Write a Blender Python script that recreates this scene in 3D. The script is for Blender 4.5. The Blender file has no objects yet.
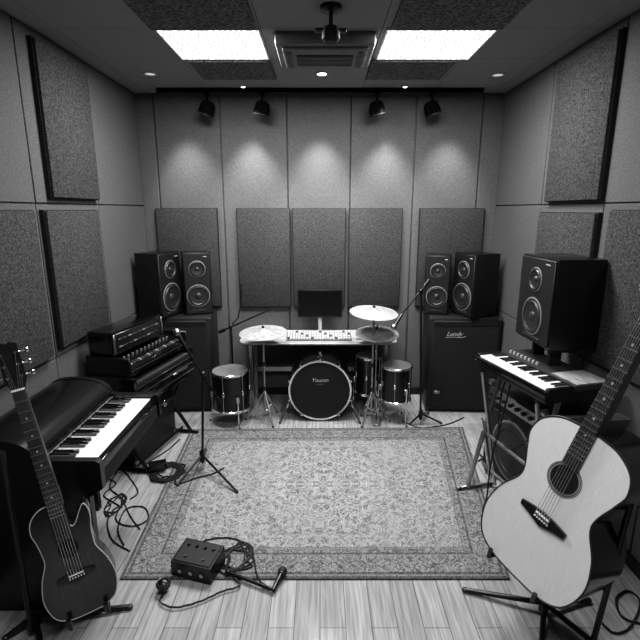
import bpy, bmesh, math, random
from mathutils import Vector, Matrix
random.seed(7)
SC = bpy.context.scene
COL = SC.collection
PI = math.pi
F, PITCH, HC = 470.0, math.radians(13.2), 1.8
cp, sp = math.cos(PITCH), math.sin(PITCH)
CAM = Vector((0, 0, HC))
D, HW, CH = 4.446, 1.62, 2.79

def ray(px, py):
    x = (px-320)/F; y = (320-py)/F
    return Vector((x, cp+y*sp, -sp+y*cp))
def G(px, py, z=0.0):
    d = ray(px, py); return CAM + d*((z-HC)/d.z)
def V(px, py, Y):
    d = ray(px, py); return CAM + d*(Y/d.y)
def RP(px, py, P, n):
    d = ray(px, py); return CAM + d*((P-CAM).dot(n)/d.dot(n))

# ------------------------------------------------------------------ materials
MATS = {}
def mat(name, c, rough=0.5, metal=0.0, noise=0.08, scale=40.0, bump=0.0, spec=0.5, coat=0.0, stretch=None):
    if name in MATS: return MATS[name]
    m = bpy.data.materials.new(name); m.use_nodes = True
    nt = m.node_tree; N = nt.nodes; L = nt.links
    b = N['Principled BSDF']
    b.inputs['Roughness'].default_value = rough
    b.inputs['Metallic'].default_value = metal
    b.inputs['Specular IOR Level'].default_value = spec
    b.inputs['Coat Weight'].default_value = coat
    tc = N.new('ShaderNodeTexCoord')
    src = tc.outputs['Object']
    if stretch:
        mp = N.new('ShaderNodeMapping'); mp.inputs['Scale'].default_value = stretch
        L.new(src, mp.inputs['Vector']); src = mp.outputs['Vector']
    nz = N.new('ShaderNodeTexNoise'); nz.inputs['Scale'].default_value = scale
    nz.inputs['Detail'].default_value = 4
    L.new(src, nz.inputs['Vector'])
    r = N.new('ShaderNodeValToRGB')
    lo, hi = c*(1-noise), c*(1+noise)
    r.color_ramp.elements[0].position = 0.32; r.color_ramp.elements[1].position = 0.68
    r.color_ramp.elements[0].color = (lo, lo, lo, 1); r.color_ramp.elements[1].color = (hi, hi, hi, 1)
    L.new(nz.outputs['Fac'], r.inputs['Fac']); L.new(r.outputs['Color'], b.inputs['Base Color'])
    if bump:
        bp = N.new('ShaderNodeBump'); bp.inputs['Strength'].default_value = bump; bp.inputs['Distance'].default_value = 0.01
        L.new(nz.outputs['Fac'], bp.inputs['Height']); L.new(bp.outputs['Normal'], b.inputs['Normal'])
    MATS[name] = m
    return m

WALL = mat('wall_fabric', 0.100, 0.9, noise=0.28, scale=150, bump=0.2, spec=0.1)
WALLB = mat('wall_fabric_back', 0.102, 0.9, noise=0.2, scale=130, bump=0.15, spec=0.1)
CEIL = mat('ceiling_board', 0.28, 0.9, noise=0.04, scale=60, spec=0.1)
FAB = mat('panel_fabric', 0.055, 0.95, noise=0.65, scale=130, bump=0.4, spec=0.05)
FABB = mat('panel_fabric_dark', 0.048, 0.95, noise=0.6, scale=130, bump=0.4, spec=0.05)
FRAME = mat('panel_frame', 0.008, 0.7)
DTILE = mat('ceiling_tile_dark', 0.11, 0.9, noise=0.9, scale=75, bump=0.3)
BLK = mat('black_paint', 0.005, 0.30, noise=0.2)
BLKM = mat('black_matte', 0.004, 0.6, noise=0.2)
LAMPB = mat('lamp_black', 0.003, 0.9, noise=0.2, spec=0.05)
GLOSS = mat('black_gloss', 0.005, 0.12, noise=0.1, coat=0.6)
SATIN = mat('black_satin', 0.005, 0.26, noise=0.15, coat=0.15)
TOLEX = mat('tolex', 0.008, 0.45, noise=0.3, scale=180, bump=0.25)
GRILL = mat('grille_cloth', 0.009, 0.9, noise=0.5, scale=220, bump=0.3)
CONE = mat('cone_paper', 0.018, 0.45, noise=0.25, scale=60)
RUB = mat('rubber', 0.025, 0.42)
DGREY = mat('dark_grey', 0.03, 0.4)
MGREY = mat('mid_grey', 0.15, 0.5)
LGREY = mat('light_grey', 0.40, 0.45)
WHITE = mat('ivory_white', 0.82, 0.3, noise=0.03)
CHROME = mat('chrome', 0.82, 0.15, metal=1.0, noise=0.05)
STEEL = mat('brushed_steel', 0.44, 0.28, metal=1.0, noise=0.1)
CYMB = mat('cymbal_metal', 0.42, 0.36, metal=0.3, noise=0.25, scale=25)
DESK = mat('desk_wood', 0.33, 0.35, noise=0.18, scale=12, stretch=(1, 8, 1))
SPRUCE = mat('spruce_top', 0.64, 0.3, noise=0.07, scale=30, stretch=(14, 0.6, 1), coat=0.3)
ROSE = mat('dark_rosewood', 0.012, 0.2, noise=0.4, scale=18, stretch=(8, 0.8, 1), coat=0.4)
FBOARD = mat('fretboard_wood', 0.03, 0.4, noise=0.3, scale=20)
NECKW = mat('neck_wood', 0.06, 0.35, noise=0.2, scale=20)
PALEW = mat('pale_wood', 0.24, 0.5, noise=0.45, scale=14, stretch=(1, 6, 1))
SCRN = mat('screen_black', 0.005, 0.12, noise=0.1)

def burst_mat(cy):
    m = bpy.data.materials.new('dark_burst_top'); m.use_nodes = True
    nt = m.node_tree; N = nt.nodes; L = nt.links; b = N['Principled BSDF']
    tc = N.new('ShaderNodeTexCoord'); mp = N.new('ShaderNodeMapping')
    mp.inputs['Location'].default_value = (0, -cy, 0); L.new(tc.outputs['Object'], mp.inputs['Vector'])
    ln = N.new('ShaderNodeVectorMath'); ln.operation = 'LENGTH'; L.new(mp.outputs['Vector'], ln.inputs[0])
    r = N.new('ShaderNodeValToRGB')
    for e, (p, c) in zip(r.color_ramp.elements, ((.06, .055), (.28, .004))): e.position = p; e.color = (c, c, c, 1)
    L.new(ln.outputs['Value'], r.inputs['Fac'])
    m2 = N.new('ShaderNodeMapping'); m2.inputs['Scale'].default_value = (40, 1.5, 1); L.new(tc.outputs['Object'], m2.inputs['Vector'])
    nz = N.new('ShaderNodeTexNoise'); nz.inputs['Scale'].default_value = 4; L.new(m2.outputs['Vector'], nz.inputs['Vector'])
    mx = N.new('ShaderNodeMixRGB'); mx.blend_type = 'MULTIPLY'; mx.inputs['Fac'].default_value = .7
    L.new(r.outputs['Color'], mx.inputs['Color1']); L.new(nz.outputs['Fac'], mx.inputs['Color2'])
    L.new(mx.outputs['Color'], b.inputs['Base Color'])
    b.inputs['Roughness'].default_value = .18; b.inputs['Coat Weight'].default_value = .8; b.inputs['Coat Roughness'].default_value = .08
    return m

def emat(name, lo, hi, scale, a, b_, rnd=.35):
    m = bpy.data.materials.new(name); m.use_nodes = True
    nt = m.node_tree; N = nt.nodes; L = nt.links
    for n in list(N): N.remove(n)
    o = N.new('ShaderNodeOutputMaterial'); e = N.new('ShaderNodeEmission')
    L.new(e.outputs[0], o.inputs[0])
    tc = N.new('ShaderNodeTexCoord'); v = N.new('ShaderNodeTexVoronoi')
    v.voronoi_dimensions = '2D'
    v.feature = 'DISTANCE_TO_EDGE'
    v.inputs['Scale'].default_value = scale
    v.inputs['Randomness'].default_value = rnd
    L.new(tc.outputs['Object'], v.inputs['Vector'])
    r = N.new('ShaderNodeMapRange')
    r.inputs['From Min'].default_value = a; r.inputs['From Max'].default_value = b_
    r.inputs['To Min'].default_value = lo; r.inputs['To Max'].default_value = hi
    L.new(v.outputs['Distance'], r.inputs['Value']); L.new(r.outputs['Result'], e.inputs['Strength'])
    return m
LIGHTP = emat('light_diffuser', 0.5, 1.7, 30.0, 0.04, 0.20, 1.0)
BULB = emat('bulb_glow', 22, 25.0, 8, .05, .1)
BULBD = emat('bulb_dim', 0.4, 0.5, 8, .05, .1)

def floor_mat():
    m = bpy.data.materials.new('floor_planks'); m.use_nodes = True
    nt = m.node_tree; N = nt.nodes; L = nt.links; b = N['Principled BSDF']
    tc = N.new('ShaderNodeTexCoord'); mp = N.new('ShaderNodeMapping')
    mp.inputs['Rotation'].default_value = (0, 0, PI/2)
    L.new(tc.outputs['Object'], mp.inputs['Vector'])
    br = N.new('ShaderNodeTexBrick')
    br.inputs['Scale'].default_value = 1.0
    br.inputs['Brick Width'].default_value = 1.25; br.inputs['Row Height'].default_value = 0.115
    br.inputs['Mortar Size'].default_value = 0.0016; br.inputs['Mortar Smooth'].default_value = 0.1
    br.offset = 0.37
    br.inputs['Color1'].default_value = (0.30, 0.30, 0.30, 1); br.inputs['Color2'].default_value = (0.38, 0.38, 0.38, 1)
    br.inputs['Mortar'].default_value = (0.10, 0.10, 0.10, 1)
    L.new(mp.outputs['Vector'], br.inputs['Vector'])
    m2 = N.new('ShaderNodeMapping'); m2.inputs['Scale'].default_value = (22, 1.2, 1)
    L.new(tc.outputs['Object'], m2.inputs['Vector'])
    nz = N.new('ShaderNodeTexNoise'); nz.inputs['Scale'].default_value = 3; nz.inputs['Detail'].default_value = 6
    nz.inputs['Distortion'].default_value = 0.8
    L.new(m2.outputs['Vector'], nz.inputs['Vector'])
    rp = N.new('ShaderNodeValToRGB')
    rp.color_ramp.elements[0].position = 0.3; rp.color_ramp.elements[1].position = 0.7
    rp.color_ramp.elements[0].color = (0.60, 0.60, 0.60, 1); rp.color_ramp.elements[1].color = (1.12, 1.12, 1.12, 1)
    L.new(nz.outputs['Fac'], rp.inputs['Fac'])
    mx = N.new('ShaderNodeMixRGB'); mx.blend_type = 'MULTIPLY'; mx.inputs['Fac'].default_value = 1
    L.new(br.outputs['Color'], mx.inputs['Color1']); L.new(rp.outputs['Color'], mx.inputs['Color2'])
    L.new(mx.outputs['Color'], b.inputs['Base Color'])
    b.inputs['Roughness'].default_value = 0.19
    return m

def rug_mat(W, H):
    m = bpy.data.materials.new('rug_weave'); m.use_nodes = True
    nt = m.node_tree; N = nt.nodes; L = nt.links; b = N['Principled BSDF']
    def math_(op, a, c=None):
        n = N.new('ShaderNodeMath'); n.operation = op
        for i, x in enumerate((a, c)):
            if x is None: continue
            if isinstance(x, (int, float)): n.inputs[i].default_value = x
            else: L.new(x, n.inputs[i])
        return n.outputs[0]
    def ramp(fac, pts, interp='LINEAR'):
        r = N.new('ShaderNodeValToRGB'); r.color_ramp.interpolation = interp
        e = r.color_ramp.elements
        while len(e) < len(pts): e.new(0.5)
        for q, (p, c) in zip(e, pts): q.position = p; q.color = (c, c, c, 1)
        L.new(fac, r.inputs['Fac']); return r.outputs['Color']
    def mix(fac, a, c, mode='MIX'):
        n = N.new('ShaderNodeMixRGB'); n.blend_type = mode
        for k, x in (('Fac', fac), ('Color1', a), ('Color2', c)):
            if isinstance(x, (int, float)): n.inputs[k].default_value = x if k == 'Fac' else (x, x, x, 1)
            else: L.new(x, n.inputs[k])
        return n.outputs['Color']
    uv = N.new('ShaderNodeUVMap'); uv.uv_map = 'UVMap'
    s = N.new('ShaderNodeSeparateXYZ'); L.new(uv.outputs[0], s.inputs[0])
    u, v = s.outputs['X'], s.outputs['Y']
    ax = math_('MULTIPLY', math_('ABSOLUTE', math_('SUBTRACT', u, 0.5)), W)
    ay = math_('MULTIPLY', math_('ABSOLUTE', math_('SUBTRACT', v, 0.5)), H)
    du = math_('SUBTRACT', W/2, ax); dv = math_('SUBTRACT', H/2, ay)
    dist = math_('MINIMUM', du, dv)
    cv = N.new('ShaderNodeCombineXYZ'); L.new(ax, cv.inputs[0]); L.new(ay, cv.inputs[1])
    nz = N.new('ShaderNodeTexNoise'); nz.inputs['Scale'].default_value = 13; nz.inputs['Detail'].default_value = 4
    L.new(cv.outputs[0], nz.inputs['Vector'])
    vm = N.new('ShaderNodeVectorMath'); vm.operation = 'MULTIPLY_ADD'
    L.new(nz.outputs['Color'], vm.inputs[0]); vm.inputs[1].default_value = (0.12, 0.12, 0.12); L.new(cv.outputs[0], vm.inputs[2])
    v1 = N.new('ShaderNodeTexVoronoi'); v1.inputs['Scale'].default_value = 22; L.new(vm.outputs[0], v1.inputs['Vector'])
    v2 = N.new('ShaderNodeTexVoronoi'); v2.inputs['Scale'].default_value = 48; L.new(vm.outputs[0], v2.inputs['Vector'])
    v3 = N.new('ShaderNodeTexVoronoi'); v3.feature = 'DISTANCE_TO_EDGE'; v3.inputs['Scale'].default_value = 16
    L.new(vm.outputs[0], v3.inputs['Vector'])
    f1 = ramp(v1.outputs['Distance'], [(0.0, .05), (.15, .34), (.28, .045), (.44, .31), (.7, .09)])
    f2 = ramp(v2.outputs['Distance'], [(0.1, .37), (.36, .04), (.6, .32)])
    field = mix(0.5, f1, f2)
    vine = ramp(v3.outputs['Distance'], [(0.0, .9), (.045, .8), (.08, 0.0)])
    field = mix(vine, field, 0.33)
    wn = N.new('ShaderNodeTexNoise'); wn.inputs['Scale'].default_value = 5; wn.inputs['Detail'].default_value = 5
    L.new(uv.outputs[0], wn.inputs['Vector'])
    worn = ramp(wn.outputs['Fac'], [(.36, 0.0), (.65, .4)])
    field = mix(worn, field, 0.24)
    fn = N.new('ShaderNodeTexNoise'); fn.inputs['Scale'].default_value = 120; fn.inputs['Detail'].default_value = 3
    L.new(cv.outputs[0], fn.inputs['Vector'])
    rr = N.new('ShaderNodeVectorMath'); rr.operation = 'LENGTH'; L.new(cv.outputs[0], rr.inputs[0])
    ang = math_('ARCTAN2', ay, ax)
    lob = math_('MULTIPLY', math_('COSINE', math_('MULTIPLY', ang, 8)), .04)
    rad = math_('ADD', rr.outputs['Value'], lob)
    pale = ramp(rad, [(0.0, 1.0), (.10, 1.12), (.16, .88), (.20, 1.08), (.46, 1.04), (.49, .85), (.52, 1.0), (.9, .94)])
    field = mix(1.0, field, pale, 'MULTIPLY')
    bord = mix(0.6, f1, f2)
    bord = mix(1.0, bord, 0.78, 'MULTIPLY')
    infield = ramp(dist, [(0, 0), (.220, 0), (.225, 1)])
    line = ramp(dist, [(0.0, .04), (.014, .18), (.026, .04), (.04, .1), (.155, .18), (.167, .04), (.178, .1), (.207, .18), (.216, .05)], 'CONSTANT')
    isb = ramp(dist, [(0, 0), (.04, 1), (.155, 0), (.178, 1), (.207, 0)], 'CONSTANT')
    edge = mix(isb, mix(.4, line, bord), bord)
    c = mix(infield, edge, field)
    spk = ramp(fn.outputs['Fac'], [(.3, .6), (.7, 1.35)])
    c = mix(1.0, c, spk, 'MULTIPLY')
    L.new(c, b.inputs['Base Color'])
    b.inputs['Roughness'].default_value = 0.95; b.inputs['Specular IOR Level'].default_value = 0.05
    bp = N.new('ShaderNodeBump'); bp.inputs['Strength'].default_value = 0.5; bp.inputs['Distance'].default_value = 0.006
    L.new(fn.outputs['Fac'], bp.inputs['Height']); L.new(bp.outputs['Normal'], b.inputs['Normal'])
    return m

# ------------------------------------------------------------------ mesh helpers
def new(): return bmesh.new()
def box(bm, c, s, R=None, bev=0.0, seg=2):
    M = Matrix.Translation(Vector(c))
    if R is not None: M = M @ R
    M = M @ Matrix.Diagonal((s[0], s[1], s[2], 1))
    r = bmesh.ops.create_cube(bm, size=1.0, matrix=M)
    if bev > 0:
        ed = list({e for v in r['verts'] for e in v.link_edges})
        bmesh.ops.bevel(bm, geom=ed, offset=bev, segments=seg, profile=0.5, affect='EDGES')
    return bm
def bx(lo, hi, bev=0.0):
    bm = new(); lo = Vector(lo); hi = Vector(hi)
    return box(bm, (lo+hi)/2, hi-lo, None, bev)
def zalign(d):
    return d.to_track_quat('Z', 'Y').to_matrix().to_4x4()
def cyl(bm, a, b, r, r2=None, seg=16):
    a = Vector(a); b = Vector(b); d = b-a
    M = Matrix.Translation((a+b)/2) @ zalign(d)
    bmesh.ops.create_cone(bm, cap_ends=True, segments=seg, radius1=r, radius2=r if r2 is None else r2, depth=d.length, matrix=M)
    return bm
def sph(bm, c, r, sc=(1, 1, 1), R=None):
    M = Matrix.Translation(Vector(c))
    if R is not None: M = M @ R
    bmesh.ops.create_uvsphere(bm, u_segments=16, v_segments=10, radius=r, matrix=M @ Matrix.Diagonal((*sc, 1)))
    return bm
def tube(bm, pts, r, seg=8, closed=False):
    pts = [Vector(p) for p in pts]; n = len(pts)
    rings = []; prev = None
    for i in range(n):
        if closed: t = pts[(i+1) % n]-pts[i-1]
        else: t = pts[min(i+1, n-1)]-pts[max(i-1, 0)]
        t.normalize()
        if prev is None:
            a = Vector((0, 0, 1)) if abs(t.z) < 0.9 else Vector((1, 0, 0))
            u = t.cross(a).normalized()
        else:
            u = (prev - t*prev.dot(t)).normalized()
        prev = u; w = t.cross(u)
        rings.append([bm.verts.new(pts[i]+(u*math.cos(2*PI*k/seg)+w*math.sin(2*PI*k/seg))*r) for k in range(seg)])
    for i in range(n if closed else n-1):
        A = rings[i]; B = rings[(i+1) % n]
        for k in range(seg): bm.faces.new((A[k], A[(k+1) % seg], B[(k+1) % seg], B[k]))
    if not closed:
        bm.faces.new(rings[0]); bm.faces.new(rings[-1])
    return bm
def lathe(bm, prof, M=Matrix(), seg=36):
    rings = []
    for (r, h) in prof:
        if r < 1e-6: rings.append([bm.verts.new(M @ Vector((0, 0, h)))])
        else: rings.append([bm.verts.new(M @ Vector((r*math.cos(2*PI*k/seg), r*math.sin(2*PI*k/seg), h))) for k in range(seg)])
    for A, B in zip(rings, rings[1:]):
        for k in range(seg):
            a, b, c, d = A[k % len(A)], A[(k+1) % len(A)], B[(k+1) % len(B)], B[k % len(B)]
            vs = []
            for q in (a, b, c, d):
                if q not in vs: vs.append(q)
            if len(vs) > 2:
                try: bm.faces.new(vs)
                except ValueError: pass
    return bm
def prism(bm, pts, ext):
    ext = Vector(ext)
    A = [bm.verts.new(Vector(p)) for p in pts]; B = [bm.verts.new(Vector(p)+ext) for p in pts]
    bm.faces.new(A); bm.faces.new(list(reversed(B)))
    n = len(pts)
    for i in range(n): bm.faces.new((A[i], A[(i+1) % n], B[(i+1) % n], B[i]))
    return bm
def spline(pts, k=8, closed=False):
    P = [Vector(p) for p in pts]; n = len(P); out = []
    for i in range(n if closed else n-1):
        if closed: a, b, c, d = P[i-1], P[i], P[(i+1) % n], P[(i+2) % n]
        else: a, b, c, d = P[max(i-1, 0)], P[i], P[i+1], P[min(i+2, n-1)]
        for j in range(k):
            t = j/k
            out.append(0.5*((2*b)+(c-a)*t+(2*a-5*b+4*c-d)*t*t+(3*b-a-3*c+d)*t**3))
    if not closed: out.append(P[-1])
    return out

def obj(name, bm, m, parent=None, ang=38):
    bmesh.ops.recalc_face_normals(bm, faces=bm.faces[:])
    me = bpy.data.meshes.new(name); bm.to_mesh(me); bm.free()
    for p in me.polygons: p.use_smooth = True
    me.set_sharp_from_angle(angle=math.radians(ang))
    me.materials.append(m)
    o = bpy.data.objects.new(name, me); COL.objects.link(o)
    if parent: o.parent = parent
    return o
def tag(o, label, cat, group=None):
    o['label'] = label; o['category'] = cat
    if group: o['group'] = group
    return o
def thing(name, label, cat, loc=(0, 0, 0), rz=0.0, group=None):
    o = bpy.data.objects.new(name, None); COL.objects.link(o)
    o.empty_display_size = 0.05
    o.location = loc; o.rotation_euler = (0, 0, rz)
    return tag(o, label, cat, group)
def struct(name, bm, m):
    o = obj(name, bm, m); o['kind'] = 'structure'; return o
def cp_part(src, parent, loc):
    c = src.copy(); COL.objects.link(c); c.parent = parent; c.location = loc; return c
def local(o):
    M = (Matrix.Translation(o.location) @ Matrix.Rotation(o.rotation_euler.z, 4, 'Z')).inverted()
    return lambda p: M @ Vector(p)
def text_mesh(name, body, size, M, m, parent, extrude=0.0008, shear=0.0):
    c = bpy.data.curves.new(name, 'FONT'); c.body = body; c.size = size; c.extrude = extrude; c.shear = shear
    c.align_x = 'CENTER'; c.align_y = 'CENTER'
    t = bpy.data.objects.new(name+'_tmp', c); COL.objects.link(t)
    dg = bpy.context.evaluated_depsgraph_get(); me = bpy.data.meshes.new_from_object(t.evaluated_get(dg))
    bpy.data.objects.remove(t)
    me.transform(M); me.materials.clear(); me.materials.append(m)
    o = bpy.data.objects.new(name, me); COL.objects.link(o); o.parent = parent
    return o

# ------------------------------------------------------------------ room shell
YB = -1.2
struct('floor', bx((-HW-.1, YB-.1, -.1), (HW+.1, D+.1, 0)), floor_mat())
bm = bx((-HW-.1, YB-.1, CH+.012), (HW+.1, D+.1, CH+.1))
xs = [-HW, -1.49, -.93, -.335, .35, .96, 1.49, HW]
ys = [YB, -.9, -.35, .2, .75, 1.3, 1.85, 2.39, 2.93, 3.47, 3.98, D]
for i in range(len(xs)-1):
    for j in range(len(ys)-1):
        g = .004
        box(bm, ((xs[i]+xs[i+1])/2, (ys[j]+ys[j+1])/2, CH+.006), (xs[i+1]-xs[i]-g, ys[j+1]-ys[j]-g, .014))
struct('ceiling', bm, CEIL)
bm = bx((-HW-.1, D, 0), (HW+.1, D+.12, CH))
sx = [-HW, -1.46, -.881, -.291, .2725, .845, 1.43, HW]
for a, b in zip(sx, sx[1:]):
    box(bm, ((a+b)/2, D-.008, CH/2), (b-a-.012, .022, CH-.004), None, .004, 1)
struct('wall_back', bm, WALLB)
for sgn, nm in ((-1, 'wall_left'), (1, 'wall_right')):
    bm = bx((min(sgn*HW, sgn*(HW+.12)), YB, 0), (max(sgn*HW, sgn*(HW+.12)), D, CH))
    yy = [YB, -.6, .08, .76, 1.44, 2.10, 2.74, 3.52, D-.02]; zz = [0, .92, 1.835, CH]
    for a, b in zip(yy, yy[1:]):
        for c, d in zip(zz, zz[1:]):
            box(bm, (sgn*(HW-.004), (a+b)/2, (c+d)/2), (.016, b-a-.010, d-c-.008), None, .003, 1)
    struct(nm, bm, WALL)
struct('wall_front', bx((-HW-.1, YB-.12, 0), (HW+.1, YB, CH)), WALL)
struct('baseboard_back', bx((-HW, D-.035, 0), (HW, D-.018, .07)), BLKM)
for sgn, nm in ((-1, 'baseboard_left'), (1, 'baseboard_right')):
    x0, x1 = sgn*(HW-.012), sgn*(HW-.026)
    struct(nm, bx((min(x0, x1), YB, 0), (max(x0, x1), D-.04, .07)), BLKM)

# ------------------------------------------------------------------ acoustic panels
def back_panel(x0, x1, z0, z1, label):
    y = D-.019
    t = thing('acoustic_absorber', label, 'acoustic panel', ((x0+x1)/2, y, z0), 0, 'acoustic panels on the back wall')
    w = x1-x0; h = z1-z0
    obj('frame', bx((-w/2, -.024, 0), (w/2, 0, h)), FRAME, t)
    obj('fabric_face', bx((-w/2+.006, -.04, .006), (w/2-.006, -.022, h-.006), .006), FABB, t)
back_panel(-1.503, -.938, .90, 1.815, 'dark fabric acoustic panel on the back wall behind the left pair of speakers')
back_panel(-.765, -.273, .895, 1.815, 'dark acoustic panel left of the one behind the computer monitor')
back_panel(-.255, .237, .895, 1.815, 'dark acoustic panel on the back wall directly behind the computer monitor')
back_panel(.264, .756, .895, 1.815, 'dark acoustic panel right of the one behind the computer monitor')
back_panel(.91, 1.503, .90, 1.815, 'dark fabric acoustic panel on the back wall behind the right pair of speakers')
def side_panel(sgn, y0, y1, z0, z1, label):
    x = sgn*(HW-.012)
    t = thing('acoustic_absorber', label, 'acoustic panel', (x, (y0+y1)/2, z0), 0, 'acoustic panels on the side walls')
    w = y1-y0; h = z1-z0
    def b(xa, xb, ins, bev=0):
        return bx((min(-sgn*xa, -sgn*xb), -w/2+ins, ins), (max(-sgn*xa, -sgn*xb), w/2-ins, h-ins), bev)
    obj('frame', b(0, .026, 0), FRAME, t)
    obj('fabric_face', b(.022, .042, .006, .006), FAB, t)
side_panel(-1, 2.86, 3.47, 1.865, 2.73, 'tall grey acoustic panel high on the left wall under the ceiling')
side_panel(-1, 2.76, 3.42, .97, 1.80, 'grey acoustic panel low on the left wall nearer the back corner')
side_panel(-1, 1.95, 2.66, .95, 1.80, 'grey acoustic panel low on the left wall beside the guitar headstock')
side_panel(1, 2.74, 3.40, 1.85, 2.73, 'tall grey acoustic panel high on the right wall under the ceiling')
side_panel(1, 2.74, 3.46, 1.0, 1.785, 'grey acoustic panel low on the right wall half hidden by the large speaker')
side_panel(1, 1.95, 2.62, .95, 1.80, 'grey acoustic panel low on the right wall above the pale guitar neck')

# ------------------------------------------------------------------ ceiling fittings
def dark_tile(x0, x1, y0, y1, label):
    o = obj('ceiling_tile', box(new(), (0, 0, -.009), (x1-x0-.01, y1-y0-.01, .018), None, .004, 1), DTILE)
    o.location = ((x0+x1)/2, (y0+y1)/2, CH); tag(o, label, 'ceiling tile', 'dark ceiling tiles')
dark_tile(-.95, -.345, 2.39, 2.92, 'dark speckled ceiling tile in front of the left light panel')
dark_tile(.39, 1.02, 2.39, 2.92, 'dark speckled ceiling tile in front of the right light panel')
dark_tile(-.90, -.335, 3.48, 3.95, 'dark speckled ceiling tile behind the left light panel')
dark_tile(.345, .93, 3.48, 3.95, 'dark speckled ceiling tile behind the right light panel')
def light_panel(x0, x1, y0, y1, label):
    t = thing('ceiling_light', label, 'ceiling light', ((x0+x1)/2, (y0+y1)/2, CH), 0, 'bright ceiling light panels')
    w = x1-x0; d = y1-y0
    bm = new()
    for s in (-1, 1):
        box(bm, (s*(w/2-.005), 0, -.006), (.010, d, .012)); box(bm, (0, s*(d/2-.005), -.006), (w-.020, .010, .012))
    obj('frame', bm, LGREY, t)
    obj('diffuser', bx((-w/2+.010, -d/2+.010, -.009), (w/2-.010, d/2-.010, -.001)), LIGHTP, t)
light_panel(-.93, -.335, 2.925, 3.475, 'bright square ceiling light panel left of the air conditioner')
light_panel(.37, 1.0, 2.925, 3.475, 'bright square ceiling light panel right of the air conditioner')

t = thing('air_conditioner', 'grey ceiling air conditioner cassette between the two light panels', 'air conditioner', (.03, 3.2, CH))
obj('housing', box(new(), (0, 0, -.035), (.58, .46, .07), None, .015), MGREY, t)
obj('face_panel', box(new(), (0, 0, -.078), (.5, .38, .016), None, .006), MGREY, t)
obj('intake_grille', box(new(), (0, .01, -.088), (.34, .2, .006), None, .002), DGREY, t)
sl = None
for k in range(7):
    if sl is None:
        sl = obj('slat', box(new(), (0, 0, 0), (.34, .010, .008)), MGREY, t); sl.location = (0, -.07+.027*k, -.094)
    else: cp_part(sl, t, (0, -.07+.027*k, -.094))
for s in (-1, 1):
    obj('air_flap', box(new(), (s*.215, 0, -.088), (.035, .30, .006), None, .002), DGREY, t)
t = thing('pendant_fixture', 'small black round ceiling fixture on a short rod in front of the air conditioner', 'ceiling fixture', (.055, 2.64, CH))
obj('mount_plate', lathe(new(), [(0, 0), (.055, 0), (.055, -.02), (.02, -.03), (0, -.03)]), BLK, t)
obj('rod', cyl(new(), (0, 0, -.03), (0, 0, -.10), .011), BLK, t)
obj('lamp_head', lathe(new(), [(0, -.09), (.035, -.095), (.045, -.12), (.045, -.15), (.03, -.165), (0, -.165)]), BLKM, t)
obj('bracket', box(new(), (0, .03, -.10), (.16, .02, .02), None, .004), BLK, t)

def downlight(px, py, bulb, r, label, grp=None):
    p = G(px, py, CH)
    t = thing('downlight', label, 'downlight', p, 0, grp)
    obj('trim_ring', lathe(new(), [(r*.75, 0), (r*.78, -.010), (r, -.010), (r*1.08, 0)]), LGREY, t)
    obj('lens', lathe(new(), [(0, -.006), (r*.78, -.006), (r*.78, -.001), (0, -.001)]), bulb, t)
downlight(322, 73, BULB, .045, 'brightly lit round downlight in the middle of the ceiling')
downlight(150, 73, BULBD, .05, 'dim round downlight in the left part of the ceiling')
downlight(498, 74, BULBD, .05, 'dim round downlight in the right part of the ceiling')
downlight(243, 86, BULB, .022, 'tiny lit downlight above the rail, left one of two')
downlight(405, 86, BULB, .022, 'tiny lit downlight above the rail, right one of two')

RY = 4.26
t = thing('lighting_track', 'long black lighting rail across the ceiling at the back wall', 'track rail', (0, RY, CH))
obj('rail', box(new(), (0, 0, -.017), (2.7, .035, .034), None, .004, 1), LAMPB, t)
for s in (-1, 1): obj('end_cap', box(new(), (s*1.357, 0, -.017), (.016, .04, .04), None, .003, 1), LAMPB, t)
names = ['black track spotlight, outermost on the left of the rail', 'black track spotlight, second from left on the rail',
         'black track spotlight, second from right on the rail', 'black track spotlight, outermost on the right of the rail']
for (px, aim), lb in zip(((207, -.4), (262, -.2), (377, .2), (432, .4)), names):
    X = V(px, 100, RY).x
    t = thing('track_light', lb, 'spotlight', (X, RY, CH-.034), 0, 'spotlights on the ceiling rail')
    obj('adapter', box(new(), (0, 0, -.013), (.03, .075, .026), None, .004, 1), LAMPB, t)
    obj('yoke', cyl(new(), (0, 0, -.02), (0, 0, -.085), .009), LAMPB, t)
    d = Vector((aim, .1, -.9)).normalized()
    a = Vector((0, 0, -.125))
    Mh = Matrix.Translation(a) @ zalign(d)
    obj('lamp_head', lathe(new(), [(0, -.06), (.035, -.057), (.056, -.04), (.066, 0), (.068, .045), (.058, .05), (.052, .02), (0, .02)], Mh, 24), LAMPB, t)
    obj('bezel', lathe(new(), [(.060, .044), (.071, .044), (.071, .054), (.060, .054), (.060, .044)], Mh, 24), BLKM, t)

# ------------------------------------------------------------------ rug
c4 = [G(120, 580), G(510, 580), G(463, 428), G(191, 430)]
bm = new(); uvl = bm.loops.layers.uv.new('UVMap')
n = 24; top = []
for j in range(n+1):
    row = []
    for i in range(n+1):
        u, v = i/n, j/n
        p = c4[0]*(1-u)*(1-v)+c4[1]*u*(1-v)+c4[2]*u*v+c4[3]*(1-u)*v
        row.append((bm.verts.new((p.x, p.y, .009)), u, v))
    top.append(row)
for j in range(n):
    for i in range(n):
        q = [top[j][i], top[j][i+1], top[j+1][i+1], top[j+1][i]]
        f = bm.faces.new([k[0] for k in q])
        for lp, k in zip(f.loops, q): lp[uvl].uv = (k[1], k[2])
edge = [top[0][i] for i in range(n)]+[top[j][n] for j in range(n)]+[top[n][i] for i in range(n, 0, -1)]+[top[j][0] for j in range(n, 0, -1)]
low = [(bm.verts.new((e[0].co.x, e[0].co.y, 0)), e[1], e[2]) for e in edge]
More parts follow.
